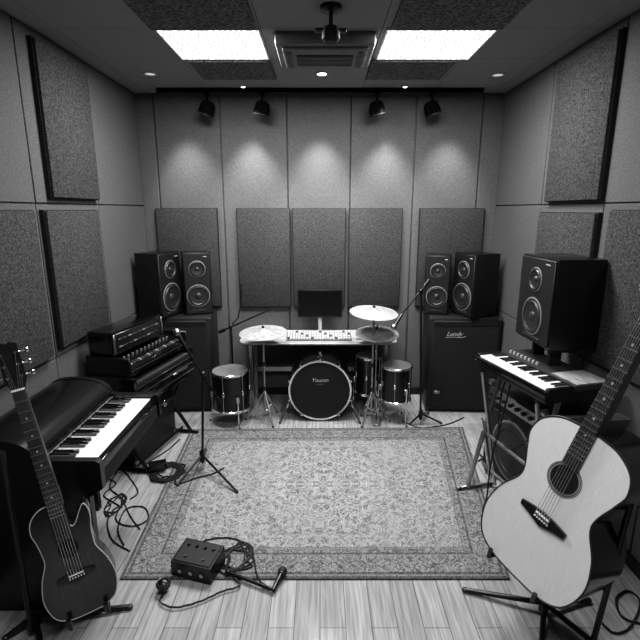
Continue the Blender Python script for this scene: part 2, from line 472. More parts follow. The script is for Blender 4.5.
for k in range(len(edge)):
    q = [edge[k], low[k], low[(k+1) % len(edge)], edge[(k+1) % len(edge)]]
    f = bm.faces.new([a[0] for a in q])
    for lp, a in zip(f.loops, q): lp[uvl].uv = (a[1], a[2])
rug = obj('rug', bm, rug_mat(2.15, 1.65))
tag(rug, 'large grey oriental patterned rug in the middle of the floor', 'rug')
RZ = .009

# ------------------------------------------------------------------ loudspeakers
FRONT = Matrix.Rotation(PI/2, 4, 'X')
def driver(t, nm, x, z, r, y=-.012):
    M = Matrix.Translation((x, y, z)) @ FRONT
    w = obj(nm, lathe(new(), [(r*.80, .006), (r*.3, .001), (r*.3, -.003), (0, -.003)], M), CONE, t)
    obj('surround', lathe(new(), [(r*1.10, -.002), (r*1.10, .005), (r*1.0, .007), (r*.97, .005), (r*.90, .012), (r*.82, .007), (r*.80, .0)], M), RUB, w)
    obj('basket_ring', lathe(new(), [(r*1.17, -.002), (r*1.17, .004), (r*1.09, .006), (r*1.09, -.002)], M), MGREY, w)
    obj('dust_cap', lathe(new(), [(r*.31, .001), (r*.25, .008), (r*.13, .012), (0, .013)], M), DGREY, w)
def speaker(near, side, th, w, d, h, label, group=None):
    rz = -th if side > 0 else th
    off = Matrix.Rotation(rz, 3, 'Z') @ Vector((side*w/2, 0, 0))
    loc = Vector(near)-off
    t = thing('studio_speaker', label, 'speaker', loc, rz, group)
    obj('cabinet', box(new(), (0, d/2, h/2), (w, d, h), None, .006), BLK, t)
    obj('baffle', box(new(), (0, -.005, h/2), (w-.02, .014, h-.02), None, .004, 1), BLKM, t)
    r1 = min(w*.36, h*.19); r2 = min(w*.26, h*.12)
    driver(t, 'woofer', 0, h*.31, r1); driver(t, 'tweeter', 0, h*.74, r2)
    obj('bass_port', box(new(), (0, -.013, h*.07), (w*.5, .004, h*.025), None, .001, 1), RUB, t)
    obj('badge', box(new(), (w*.3, -.013, h*.93), (w*.12, .003, h*.012)), LGREY, t)
    return t

# ------------------------------------------------------------------ tall cabinets at the back
CABH = .885
def cabinet(xc, side, label, logo):
    w, d, h = .62, .37, CABH
    t = thing('speaker_cabinet', label, 'speaker cabinet', (xc, 3.985, 0), math.radians(-3*side))
    obj('body', box(new(), (0, d/2, h/2+.012), (w, d, h-.024), None, .012), TOLEX, t)
    obj('grille', box(new(), (0, -.003, h*.475), (w-.07, .016, h*.85), None, .004, 1), GRILL, t)
    obj('top_strip', box(new(), (0, -.003, h*.94), (w-.07, .014, h*.05), None, .003, 1), BLKM, t)
    bm = new()
    for s in (-1, 1):
        box(bm, (s*(w/2-.03), -.004, h*.475), (.006, .014, h*.87)); box(bm, (0, -.004, h*.475+s*h*.433), (w-.06, .014, .006))
    obj('piping', bm, DGREY, t)
    for a in (-1, 1):
        for b in (0, 1):
            obj('corner_cap', box(new(), (a*(w/2-.016), .016, .026 if b == 0 else h-.017), (.04, .04, .030), None, .008), DGREY, t)
        for b in (0, 1):
            obj('foot', cyl(new(), (a*(w/2-.06), .06+b*(d-.12), 0), (a*(w/2-.06), .06+b*(d-.12), .016), .02), RUB, t)
    if logo:
        M = Matrix.Translation((-.10, -.0125, h*.835)) @ Matrix.Rotation(PI/2, 4, 'X')
        text_mesh('logo', 'Lundy', .055, M, LGREY, t, .001, .45)
        obj('logo_underline', tube(new(), spline([(-.17, -.013, h*.80), (-.11, -.013, h*.805), (-.04, -.013, h*.80), (0, -.013, h*.815)], 6), .0018, 6), LGREY, t)
        obj('jack_plate', box(new(), (-.22, -.012, h*.22), (.05, .004, .03), None, .002, 1), STEEL, t)
    return t
cabinet(1.275, 1, 'tall black speaker cabinet with script logo under the right pair of speakers', True)
cabinet(-1.27, -1, 'tall black speaker cabinet under the left pair of speakers', False)
R = math.radians
speaker(Vector((1.315, 3.945, CABH)), 1, R(68), .29, .25, .55, 'black speaker on the right cabinet, outer one nearest the right wall', 'speakers on the tall cabinets')
speaker(Vector((1.145, 4.10, CABH)), 1, R(14), .22, .20, .53, 'black speaker on the right cabinet, inner one nearest the desk', 'speakers on the tall cabinets')
speaker(Vector((-1.355, 3.90, CABH)), -1, R(72), .32, .22, .56, 'black speaker on the left cabinet, outer one nearest the left wall', 'speakers on the tall cabinets')
speaker(Vector((-1.195, 4.08, CABH)), -1, R(20), .24, .18, .555, 'black speaker on the left cabinet, inner one nearest the desk', 'speakers on the tall cabinets')

# ------------------------------------------------------------------ keyboards
def add_keys(t, x0, n, kw, y0, kl, z, kh, wm=None):
    wk = bk = None
    pat = [1, 1, 0, 1, 1, 1, 0]
    for i in range(n):
        p = (x0+kw*(i+.5), y0+kl/2, z)
        if wk is None:
            wk = obj('white_key' if wm is None else 'dark_key', box(new(), (0, 0, kh/2), (kw*.93, kl, kh), None, .0015, 1), wm or WHITE, t); wk.location = p
        else: cp_part(wk, t, p)
        if pat[i % 7] and i < n-1:
            p = (x0+kw*(i+1), y0+kl*.72, z+kh)
            if bk is None:
                bk = obj('black_key', box(new(), (0, 0, kh*.2), (kw*.48, kl*.54, kh*.4), None, .002, 1), GLOSS, t); bk.location = p
            else: cp_part(bk, t, p)

# digital piano, left front
t = thing('digital_piano', 'black digital piano with white keys along the left wall behind the dark guitar', 'piano', (-.935, 2.19, 0), PI/2)
LP = .37
arc = spline([(0, .275, .77), (0, .285, .80), (0, .33, .835), (0, .41, .855), (0, .51, .858), (0, .59, .845), (0, .635, .80)], 5)
for s in (-1, 1):
    yl = .06 if s < 0 else .42
    pr = [(.0, .63), (yl, .59), (yl, 0), (.64, 0), (.64, .79)]+[(p.y, p.z) for p in reversed(arc)]+[(.255, .762), (.02, .762), (.0, .75)]
    obj('side_panel', prism(new(), [(s*LP-.017, y, z) for y, z in pr], (.034, 0, 0)), SATIN, t)
obj('keybed', bx((-LP+.02, .01, .62), (LP-.02, .63, .70), .004), BLKM, t)
obj('key_slip', bx((-LP+.02, .012, .70), (LP-.02, .040, .742), .004), GLOSS, t)
obj('front_panel', bx((-LP+.02, .46, .03), (LP-.02, .49, .62)), BLKM, t)
hp = [Vector((0, .268, .70))]+[p+Vector((0, -.002, -.004)) for p in arc]+[Vector((0, .63, .70))]
obj('hood', prism(new(), [(-LP+.017, p.y, p.z) for p in hp], (2*LP-.034, 0, 0)), SATIN, t, 50)
obj('felt_strip', bx((-LP+.02, .258, .742), (LP-.02, .268, .75)), MGREY, t)
add_keys(t, -LP+.03, 24, (2*LP-.06)/24, .043, .214, .70, .042)
for k in range(2):
    obj('pedal', box(new(), (-.04+.08*k, .40, .02), (.025, .14, .02), None, .004, 1), STEEL, t)

# two keyboards and a module stacked on a stand, left
OZ = .50
rz = math.radians(77)
oc = Vector((-1.15, 3.27, 0))
t = thing('keyboard_stand', 'black metal stand under the stacked keyboards on the left', 'stand', oc, rz)
for s in (-1, 1):
    bm = tube(new(), [(s*.31, -.08, .018), (s*.31, .30, .018)], .014); obj('foot', bm, BLK, t)
    obj('leg', cyl(new(), (s*.31, .24, .018), (s*.31, .04, OZ-.02), .014), BLK, t)
    obj('leg', cyl(new(), (s*.31, -.02, .018), (s*.31, .28, OZ-.02), .014), BLK, t)
    obj('support_arm', box(new(), (s*.31, .17, OZ-.011), (.03, .34, .022), None, .003, 1), BLK, t)
obj('crossbar', cyl(new(), (-.31, .06, .05), (.31, .06, .05), .010), BLK, t)
t = thing('flight_case', 'black road case on the floor between the legs of the left keyboard stand', 'case', oc, rz)
obj('body', box(new(), (0, .215, .235), (.56, .23, .45), None, .01), TOLEX, t)
obj('lid_trim', box(new(), (0, .215, .33), (.568, .238, .018), None, .003, 1), STEEL, t)
for a in (-1, 1):
    for z in (.03, .44): obj('corner_cap', box(new(), (a*.262, .108, z), (.045, .03, .045), None, .008), STEEL, t)
    obj('latch', box(new(), (a*.14, .094, .33), (.04, .012, .05), None, .003, 1), CHROME, t)
    for y in (.13, .30): obj('foot', cyl(new(), (a*.24, y, 0), (a*.24, y, .012), .018), RUB, t)
t = thing('organ_keyboard', 'deep black keyboard, lowest and widest of the three stacked on the left stand', 'keyboard', oc+Vector((0, 0, OZ)), rz)
ol = .40
obj('case', bx((-ol, -.03, 0), (ol, .33, .165), .008), GLOSS, t)
for s in (-1, 1): obj('cheek_block', box(new(), (s*(ol-.02), .13, .195), (.04, .33, .07), None, .012), GLOSS, t)
obj('control_panel', bx((-ol+.04, .13, .16), (ol-.04, .325, .225), .008), GLOSS, t)
for z in (.04, .10, .15):
    obj('front_highlight', bx((-ol+.01, -.036, z), (ol-.01, -.026, z+.006)), STEEL, t)  # pale strips modelled as the highlight lines on the glossy case
add_keys(t, -ol+.045, 28, (2*ol-.09)/28, -.015, .135, .163, .02, DGREY)
t2 = thing('synthesizer', 'black synthesizer with glossy panel, middle of the three stacked on the left stand', 'keyboard', oc+Vector((0, 0, OZ+.233)), rz)
obj('case', prism(new(), [(-.36, y, z) for y, z in ((.0, 0), (.325, 0), (.325, .12), (.20, .105), (.0, .05))], (.72, 0, 0)), GLOSS, t2)
for s in (-1, 1): obj('end_cheek', box(new(), (s*.368, .165, .062), (.016, .33, .124), None, .005, 1), BLK, t2)
obj('edge_highlight', bx((-.36, -.006, .03), (.36, .003, .036)), STEEL, t2)  # pale strip stands in for the highlight along the front edge
for k in range(12):
    x = -.27+.049*k
    obj('knob', cyl(new(), (x, .12, .08), (x, .115, .10), .009, .007, 12), MGREY, t2)
for k in range(18):
    x = -.30+.0353*k
    obj('button', box(new(), (x, .05, .066), (.022, .030, .012), Matrix.Rotation(.27, 4, 'X'), .002, 1), DGREY if k % 3 else MGREY, t2)
t3 = thing('rack_module', 'black sound module box, topmost of the stack on the left stand', 'sound module', oc+Vector((0, 0, OZ+.357)), rz)
obj('case', box(new(), (-.06, .225, .08), (.58, .19, .16), None, .008), GLOSS, t3)
obj('front_panel', box(new(), (-.06, .127, .08), (.55, .008, .13), None, .003, 1), BLK, t3)
for j in range(2):
    for k in range(9):
        obj('slot', box(new(), (-.28+.054*k, .122, .052+.052*j), (.040, .006, .010), None, .002, 1), MGREY if (k+j) % 3 == 0 else DGREY, t3)
for s in (-1, 1): obj('rack_ear', box(new(), (-.06+s*.282, .124, .08), (.014, .012, .13), None, .002, 1), STEEL, t3)

# stage keyboard on the right
KZ = .84
kc = Vector((1.06, 2.53, 0)); krz = math.atan2(-.972, .235)
t = thing('keyboard_stand', 'metal stand with bright legs under the keyboard on the right', 'stand', kc, krz)
for s in (-1, 1):
    x = s*.25
    obj('foot', tube(new(), [(x, -.11, .022), (x, .15, .022)], .013), STEEL, t)
    for yy in (-.09, .14): obj('rubber_foot', sph(new(), (x, yy, .018), .017), RUB, t)
    obj('leg', cyl(new(), (x, -.03, .022), (x, .15, KZ-.02), .014), STEEL, t)
    obj('leg', cyl(new(), (x+.02, .16, .022), (x+.02, -.0, KZ-.02), .012), STEEL, t)
    obj('brace', cyl(new(), (x, .14, .03), (x, .035, .50), .009), CHROME, t)
    obj('support_arm', box(new(), (x, .2, KZ-.012), (.03, .38, .024), None, .003, 1), BLK, t)
for z in (.40, .18): obj('crossbar', cyl(new(), (-.25, .07, z), (.25, .07, z), .011), STEEL, t)
t = thing('stage_keyboard', 'black keyboard with white keys on the right in front of the large speaker', 'keyboard', kc+Vector((0, 0, KZ)), krz)
kl = .325
obj('case', bx((-kl, 0, 0), (kl, .41, .05), .006), BLK, t)
obj('front_rail', bx((-kl, -.004, .03), (kl, .015, .066), .003), GLOSS, t)
obj('top_panel', bx((-kl+.005, .175, .045), (kl-.005, .405, .082), .005), DGREY, t)
obj('wood_panel', bx((kl-.20, .19, .081), (kl-.012, .395, .087), .002), PALEW, t)
for s in (-1, 1): obj('end_block', box(new(), (s*(kl-.012), .09, .06), (.024, .16, .04), None, .004, 1), BLK, t)
add_keys(t, -kl+.026, 24, (2*kl-.052)/24, .018, .155, .048, .022)
for k in range(8):
    obj('knob', cyl(new(), (-.27+.035*k, .215, .08), (-.27+.035*k, .215, .098), .009, .007, 12), LGREY, t)
# riser + big speaker
SX, SY, SW, SD, SH = 1.285, 2.53, .40, .275, .51
RZB = KZ+.088
t = thing('speaker_riser', 'low black riser under the large speaker on the right keyboard', 'riser', (1.385, 2.70, RZB), 0)
obj('top_plate', box(new(), (0, 0, .09), (.16, .30, .016), None, .003, 1), BLKM, t)
for s in (-1, 1): obj('foot', box(new(), (-.03, s*.10, .041), (.07, .03, .082), None, .003, 1), BLKM, t)
speaker(Vector((SX, SY, RZB+.099)), 1, R(87), SW, SD, SH, 'large black speaker beside the right wall above the keyboard')

# combo amp below it
ac = Vector((1.235, 2.80, 0))
t = thing('combo_amplifier', 'black combo amplifier with a round speaker on the floor under the right keyboard', 'amplifier', ac, krz)
aw, ad, ah = .56, .27, .66
obj('cabinet', box(new(), (0, ad/2, ah/2+.01), (aw, ad, ah-.02), None, .012), TOLEX, t)
obj('grille', box(new(), (0, -.003, ah*.40), (aw-.05, .014, ah*.68), None, .004, 1), GRILL, t)
obj('control_panel', box(new(), (0, -.004, ah*.88), (aw-.06, .014, ah*.13), None, .003, 1), STEEL, t)
driver(t, 'cone_speaker', .04, ah*.42, .175)
for k in range(7):
    obj('knob', cyl(new(), (-.2+.065*k, -.011, ah*.88), (-.2+.065*k, -.03, ah*.88), .014, .012, 12), BLK, t)
for s in (-1, 1):
    for b in (0, 1): obj('foot', cyl(new(), (s*.22, .05+b*.17, 0), (s*.22, .05+b*.17, .012), .018), RUB, t)
    obj('corner_cap', box(new(), (s*(aw/2-.015), .015, ah-.015), (.04, .04, .036), None, .008), STEEL, t)
    obj('corner_cap', box(new(), (s*(aw/2-.015), .015, .028), (.04, .04, .036), None, .008), STEEL, t)

# ------------------------------------------------------------------ desk, monitor, keyboard, mouse, interface
DZ = .67; DX0, DX1, DY0, DY1 = -.71, .68, 3.96, 4.40
dcx = (DX0+DX1)/2
t = thing('desk', 'grey wooden desk behind the drum kit under the computer monitor', 'desk', (dcx, 4.18, 0))
dw = DX1-DX0; dh = DY1-DY0
rc_ = .10
out = []
for cx, cy, a0_ in ((dw/2-rc_, -dh/2+rc_, -90), (dw/2-.02, dh/2-.02, 0), (-dw/2+.02, dh/2-.02, 90), (-dw/2+rc_, -dh/2+rc_, 180)):
    rr_ = rc_ if cy < 0 else .02
    for k in range(7):
        a = math.radians(a0_+15*k); out.append((cx+rr_*math.cos(a), cy+rr_*math.sin(a), DZ-.026))
obj('desktop', prism(new(), out, (0, 0, .026)), DESK, t)
obj('edge_strip', tube(new(), [Vector((x, y, DZ-.013)) for x, y, z in out], .009, 8, True), LGREY, t)
for a in (-1, 1):
    for b in (-1, 1): obj('leg', box(new(), (a*(dw/2-.09), b*.15, (DZ-.026)/2), (.035, .035, DZ-.026), None, .004, 1), STEEL, t)
obj('crossbar', box(new(), (0, .15, .30), (dw-.2, .025, .05), None, .004, 1), STEEL, t)
t = thing('computer_monitor', 'flat black computer monitor on the desk in the middle', 'monitor', (0.0, 4.27, DZ))
obj('base', box(new(), (0, 0, .006), (.16, .12, .012), None, .004, 1), STEEL, t)
obj('neck', box(new(), (0, .01, .12), (.035, .02, .24), None, .004, 1), LGREY, t)
obj('bezel', box(new(), (0, -.004, .285), (.41, .022, .26), None, .006), BLK, t)
obj('screen', box(new(), (0, -.016, .288), (.386, .003, .232)), SCRN, t)
t = thing('computer_keyboard', 'wide pale computer keyboard on the desk in front of the monitor', 'computer keyboard', (-.01, 4.085, DZ))
obj('case', prism(new(), [(-.29, y, z) for y, z in ((-.09, 0), (.09, 0), (.09, .045), (-.09, .014))], (.58, 0, 0)), MGREY, t)
kk = None; k2 = None
SL = math.atan2(.031, .18)
for j in range(4):
    for i in range(24):
        y = -.066+.043*j
        p = (-.270+.0235*i, y, .014+(y+.09)*.172)
        dark = (i*7+j*5) % 9 == 0
        if dark:
            if k2 is None:
                k2 = obj('key', box(new(), (0, 0, .005), (.018, .034, .012), Matrix.Rotation(SL, 4, 'X'), .003, 1), DGREY, t); k2.location = p
            else: cp_part(k2, t, p)
        elif kk is None:
            kk = obj('key', box(new(), (0, 0, .005), (.019, .034, .012), Matrix.Rotation(SL, 4, 'X'), .003, 1), LGREY, t); kk.location = p
        else: cp_part(kk, t, p)
t = thing('computer_mouse', 'small pale mouse on the desk right of the computer keyboard', 'mouse', (.345, 4.07, DZ))
obj('shell', sph(new(), (0, 0, .012), .036, (.75, 1.1, .55)), LGREY, t)
obj('wheel', cyl(new(), (-.005, -.020, .029), (.005, -.020, .029), .006), BLK, t)
t = thing('audio_interface', 'small black audio box with pale knobs on the desk left of the computer keyboard', 'audio interface', (-.46, 4.2, DZ))
obj('case', box(new(), (0, 0, .035), (.22, .14, .07), None, .006), BLK, t)
for k in range(4): obj('knob', cyl(new(), (-.07+.046*k, -.07, .036), (-.07+.046*k, -.086, .036), .013, None, 12), LGREY, t)

# ------------------------------------------------------------------ drum kit
bc = Vector((.0, 3.80, 0)); BR = .272; BZ = .285
t = thing('bass_drum', 'black bass drum with lettered front head in the middle of the room', 'drum', bc)
M0 = Matrix.Translation((0, 0, BZ)) @ FRONT
bd = .34
obj('shell', lathe(new(), [(BR-.012, -bd), (BR-.006, -bd), (BR-.006, -.02), (BR-.012, -.02)], M0, 48), BLK, t)
hd = obj('front_head', lathe(new(), [(0, .002), (BR-.02, .002), (BR-.014, -.006), (BR-.02, -.012), (0, -.012)], M0, 48), BLKM, t)
obj('back_head', lathe(new(), [(0, -bd), (BR-.02, -bd), (BR-.02, -bd-.006), (0, -bd-.006)], M0, 48), LGREY, t)
for y0 in (.010, -bd+.02):
    obj('hoop', lathe(new(), [(BR-.016, y0), (BR, y0), (BR+.002, y0-.015), (BR, y0-.034), (BR-.010, y0-.034), (BR-.016, y0)], M0, 48), CHROME if y0 > 0 else BLK, t)
text_mesh('logo', 'Youcan', .048, Matrix.Translation((0, -.004, BZ+.095)) @ FRONT, LGREY, hd, .0008, .2)
text_mesh('logo_line', 'studio', .022, Matrix.Translation((0, -.004, BZ+.058)) @ FRONT, MGREY, hd, .0008)
for k in range(10):
    a = 2*PI*(k+.5)/10
    if math.sin(a) < -.93: continue
    cx, cz = math.cos(a)*(BR+.008), BZ+math.sin(a)*(BR+.008)
    obj('tension_lug', tube(new(), [(cx, -.012, cz), (cx, .02, cz), (cx, .11, cz)], .007, 8), CHROME, t)
for s in (-1, 1):
    obj('spur', tube(new(), [(s*.24, .10, .20), (s*.30, .02, .10), (s*.345, -.05, .008)], .010), CHROME, t)
    obj('spur_foot', sph(new(), (s*.345, -.05, .012), .012), RUB, t)
obj('tom_mount', cyl(new(), (0, .10, BZ+BR-.02), (0, .10, BZ+BR+.045), .016), CHROME, t)

def floor_tom(x, y, r, z0, z1, shell, label, rad=None):
    t = thing('floor_tom', label, 'drum', (x, y, 0))
    obj('shell', lathe(new(), [(r-.004, z0), (r, z0), (r, z1), (r-.004, z1)], Matrix(), 36), shell, t)
    obj('batter_head', lathe(new(), [(0, z1+.002), (r-.004, z1+.002), (r-.002, z1-.004), (0, z1-.004)], Matrix(), 36), MGREY, t)
    for z in (z0, z1-.012):
        obj('hoop', lathe(new(), [(r, z-.004), (r+.006, z-.004), (r+.007, z+.012), (r+.002, z+.016), (r, z-.004)], Matrix(), 36), CHROME, t)
    obj('bottom_head', lathe(new(), [(0, z0), (r-.004, z0), (r-.004, z0+.003), (0, z0+.003)], Matrix(), 36), MGREY, t)
    for k in range(6):
        a = 2*PI*k/6+.3
        cx, cy = (r+.008)*math.cos(a), (r+.008)*math.sin(a)
        lg = obj('lug', tube(new(), [(cx, cy, z0+.004), (cx, cy, (z0+z1)/2), (cx, cy, z1)], .003, 8), STEEL, t)
        obj('lug_casing', box(new(), ((r+.004)*math.cos(a), (r+.004)*math.sin(a), (z0+z1)/2), (.016, .018, .045), Matrix.Rotation(a, 4, 'Z'), .004, 1), CHROME, lg)
    for k in range(3):
        a = 2*PI*k/3-PI/2+.5
        cx, cy = (r+.018)*math.cos(a), (r+.018)*math.sin(a)
        lg = obj('leg', tube(new(), [(cx, cy, z0+(z1-z0)*.45), (cx, cy, .06), (cx*1.12, cy*1.12, .008)], .006, 8), CHROME, t)
        obj('leg_bracket', box(new(), ((r+.006)*math.cos(a), (r+.006)*math.sin(a), z0+(z1-z0)*.35), (.03, .03, .05), Matrix.Rotation(a, 4, 'Z'), .004, 1), STEEL, t)
        obj('rubber_foot', sph(new(), (cx*1.12, cy*1.12, .010), .010), RUB, lg)
floor_tom(-.765, 3.80, .155, .135, .47, SATIN, 'black floor tom left of the bass drum beside the left cymbal stand')
floor_tom(.655, 3.82, .128, .20, .51, SATIN, 'black floor tom with chrome rims right of the bass drum, beside the boom stand')
floor_tom(.44, 4.06, .115, .17, .52, SATIN, 'small black tom under the desk close to the right of the bass drum')

def tripod(t, hub, rad, a0, zf, r=.008, m=None, n=3):
    m = m or STEEL
    for k in range(n):
        a = a0+2*PI*k/n
        e = (rad*math.cos(a), rad*math.sin(a), zf+.008)
        lg = obj('leg', cyl(new(), (0, 0, hub), e, r), m, t)
        obj('brace', cyl(new(), (0, 0, .07), (e[0]*.55, e[1]*.55, hub*.45), .004), m, lg)
        obj('rubber_foot', sph(new(), (e[0], e[1], zf+.010), .011), RUB, lg)
def cymbal_part(t, c, r, tilt, spin=0):
    M = Matrix.Translation(Vector(c)) @ Matrix.Rotation(spin, 4, 'Z') @ Matrix.Rotation(tilt, 4, 'X')
    pr = [(0, .026), (r*.10, .024), (r*.16, .012), (r*.2, .006), (r*.6, -.002), (r, -.014), (r, -.0155), (r*.6, -.004), (r*.2, .003), (0, .018)]
    cy = obj('cymbal', lathe(new(), pr, M, 48), CYMB, t)
    obj('wing_nut', sph(new(), Vector(c)+Vector((0, 0, .035)), .012), BLK, cy)
c1 = V(263, 331, 3.82)
t = thing('cymbal_stand', 'chrome stand with one pale cymbal left of the bass drum', 'cymbal stand', (c1.x, c1.y, 0))
obj('stem', cyl(new(), (0, 0, .06), (0, 0, c1.z+.03), .010), STEEL, t)
tripod(t, .28, .17, -PI/2+.5, 0, .008, STEEL)
for z in (.30, .52): obj('clamp', box(new(), (0, 0, z), (.034, .034, .04), None, .005, 1), BLK, t)
cymbal_part(t, (0, 0, c1.z), .20, R(5), R(-20))
c2 = V(374, 311, 3.80)
t = thing('cymbal_stand', 'tall stand holding the higher pale cymbal right of the bass drum', 'cymbal stand', (c2.x, c2.y, 0))
obj('stem', cyl(new(), (0, 0, .06), (0, 0, c2.z+.03), .010), STEEL, t)
tripod(t, .28, .16, -PI/2-.6, 0, .008, STEEL)
for z in (.30, .52): obj('clamp', box(new(), (0, 0, z), (.034, .034, .04), None, .005, 1), BLK, t)
cymbal_part(t, (0, 0, c2.z), .20, R(7), R(25))
c3 = V(377, 332, 3.86)
t = thing('hi_hat', 'pair of pale hi-hat cymbals on a stand just below the higher right cymbal', 'hi-hat', (c3.x, c3.y, 0))
obj('stem', cyl(new(), (0, 0, .04), (0, 0, c3.z+.07), .008), STEEL, t)
tripod(t, .22, .12, -PI/2+.2, 0, .007, STEEL)
cymbal_part(t, (0, 0, c3.z), .185, R(8))
M = Matrix.Translation((0, 0, c3.z-.03)) @ Matrix.Rotation(R(8), 4, 'X') @ Matrix.Scale(-1, 4, (0, 0, 1))
obj('lower_cymbal', lathe(new(), [(0, .02), (.03, .014), (.04, .006), (.18, -.010), (.18, -.0125), (.04, .002), (0, .012)], M, 48), STEEL, t)
obj('foot_pedal', box(new(), (0, -.09, .026), (.07, .16, .012), Matrix.Rotation(.18, 4, 'X'), .003, 1), STEEL, t)

# ------------------------------------------------------------------ microphone stands
def mic(a, d, label, group=None):
    d = Vector(d).normalized()
    t = thing('microphone', label, 'microphone', a, 0, group)
    obj('handle', cyl(new(), (0, 0, 0), d*.11, .011, .016), BLK, t)
    obj('grille', sph(new(), d*.13, .024, (1, 1, 1.2), zalign(d)), STEEL, t)
    return t
def boom_stand(base, zf, piv, a, b, label, tri, m=BLK):
    t = thing('microphone_stand', label, 'microphone stand', (base[0], base[1], zf)); lo = local(t)
    bz = lo(piv)
    obj('stem', cyl(new(), (0, 0, .05), (bz.x, bz.y, bz.z), .009), m, t)
    for e in tri:
        e = lo(e); e.z = .010
        lg = obj('leg', cyl(new(), (0, 0, .11), e, .008), m, t)
        obj('rubber_foot', sph(new(), e, .011), RUB, lg)
    obj('leg_hub', cyl(new(), (0, 0, .06), (0, 0, .14), .018), m, t)
    obj('boom_arm', cyl(new(), lo(a), lo(b), .0075), m, t)
    obj('clamp', sph(new(), bz, .02), m, t)
    d = (lo(b)-lo(a)).normalized()
    obj('counterweight', cyl(new(), lo(b)-d*.03, lo(b)+d*.03, .016), m, t)
    return t
b0 = G(203, 470); Y0 = b0.y
a0 = V(187, 349, Y0+.02)
boom_stand((b0.x, b0.y), RZ, V(203, 374, Y0), a0, V(219, 401, Y0-.02),
           'black boom microphone stand with tripod legs on the left side of the rug', [G(237, 494), G(178, 487), G(206, 452)])
mic(a0, (-.3, .1, .5), 'black microphone on the boom stand at the left side of the rug')
b1 = Vector((-.80, 4.10, 0))
t = boom_stand((b1.x, b1.y), 0, V(231, 326, 4.10), V(272, 309, 4.05), V(222, 331, 4.12),
           'thin black boom stand behind the floor tom left of the desk', [b1+Vector((.05, -.09, 0)), b1+Vector((-.05, -.10, 0)), b1+Vector((0, .12, 0))])
lo = local(t)
obj('gooseneck', tube(new(), [lo(V(231, 326, 4.1)), lo(V(238, 318, 4.1)), lo(V(241, 305, 4.1)), lo(V(241, 284, 4.1))], .006), BLK, t)
b2 = Vector((.86, 3.72, 0))
a2 = V(402, 314, 3.70)
boom_stand((b2.x, b2.y), 0, V(421, 291, 3.72), a2, V(427, 283, 3.73),
           'black boom microphone stand in front of the cabinet with the script logo', [G(410, 425), G(441, 424), G(428, 414)])
mic(a2, (-.35, -.3, -.45), 'microphone on the boom stand pointing at the right cymbals')

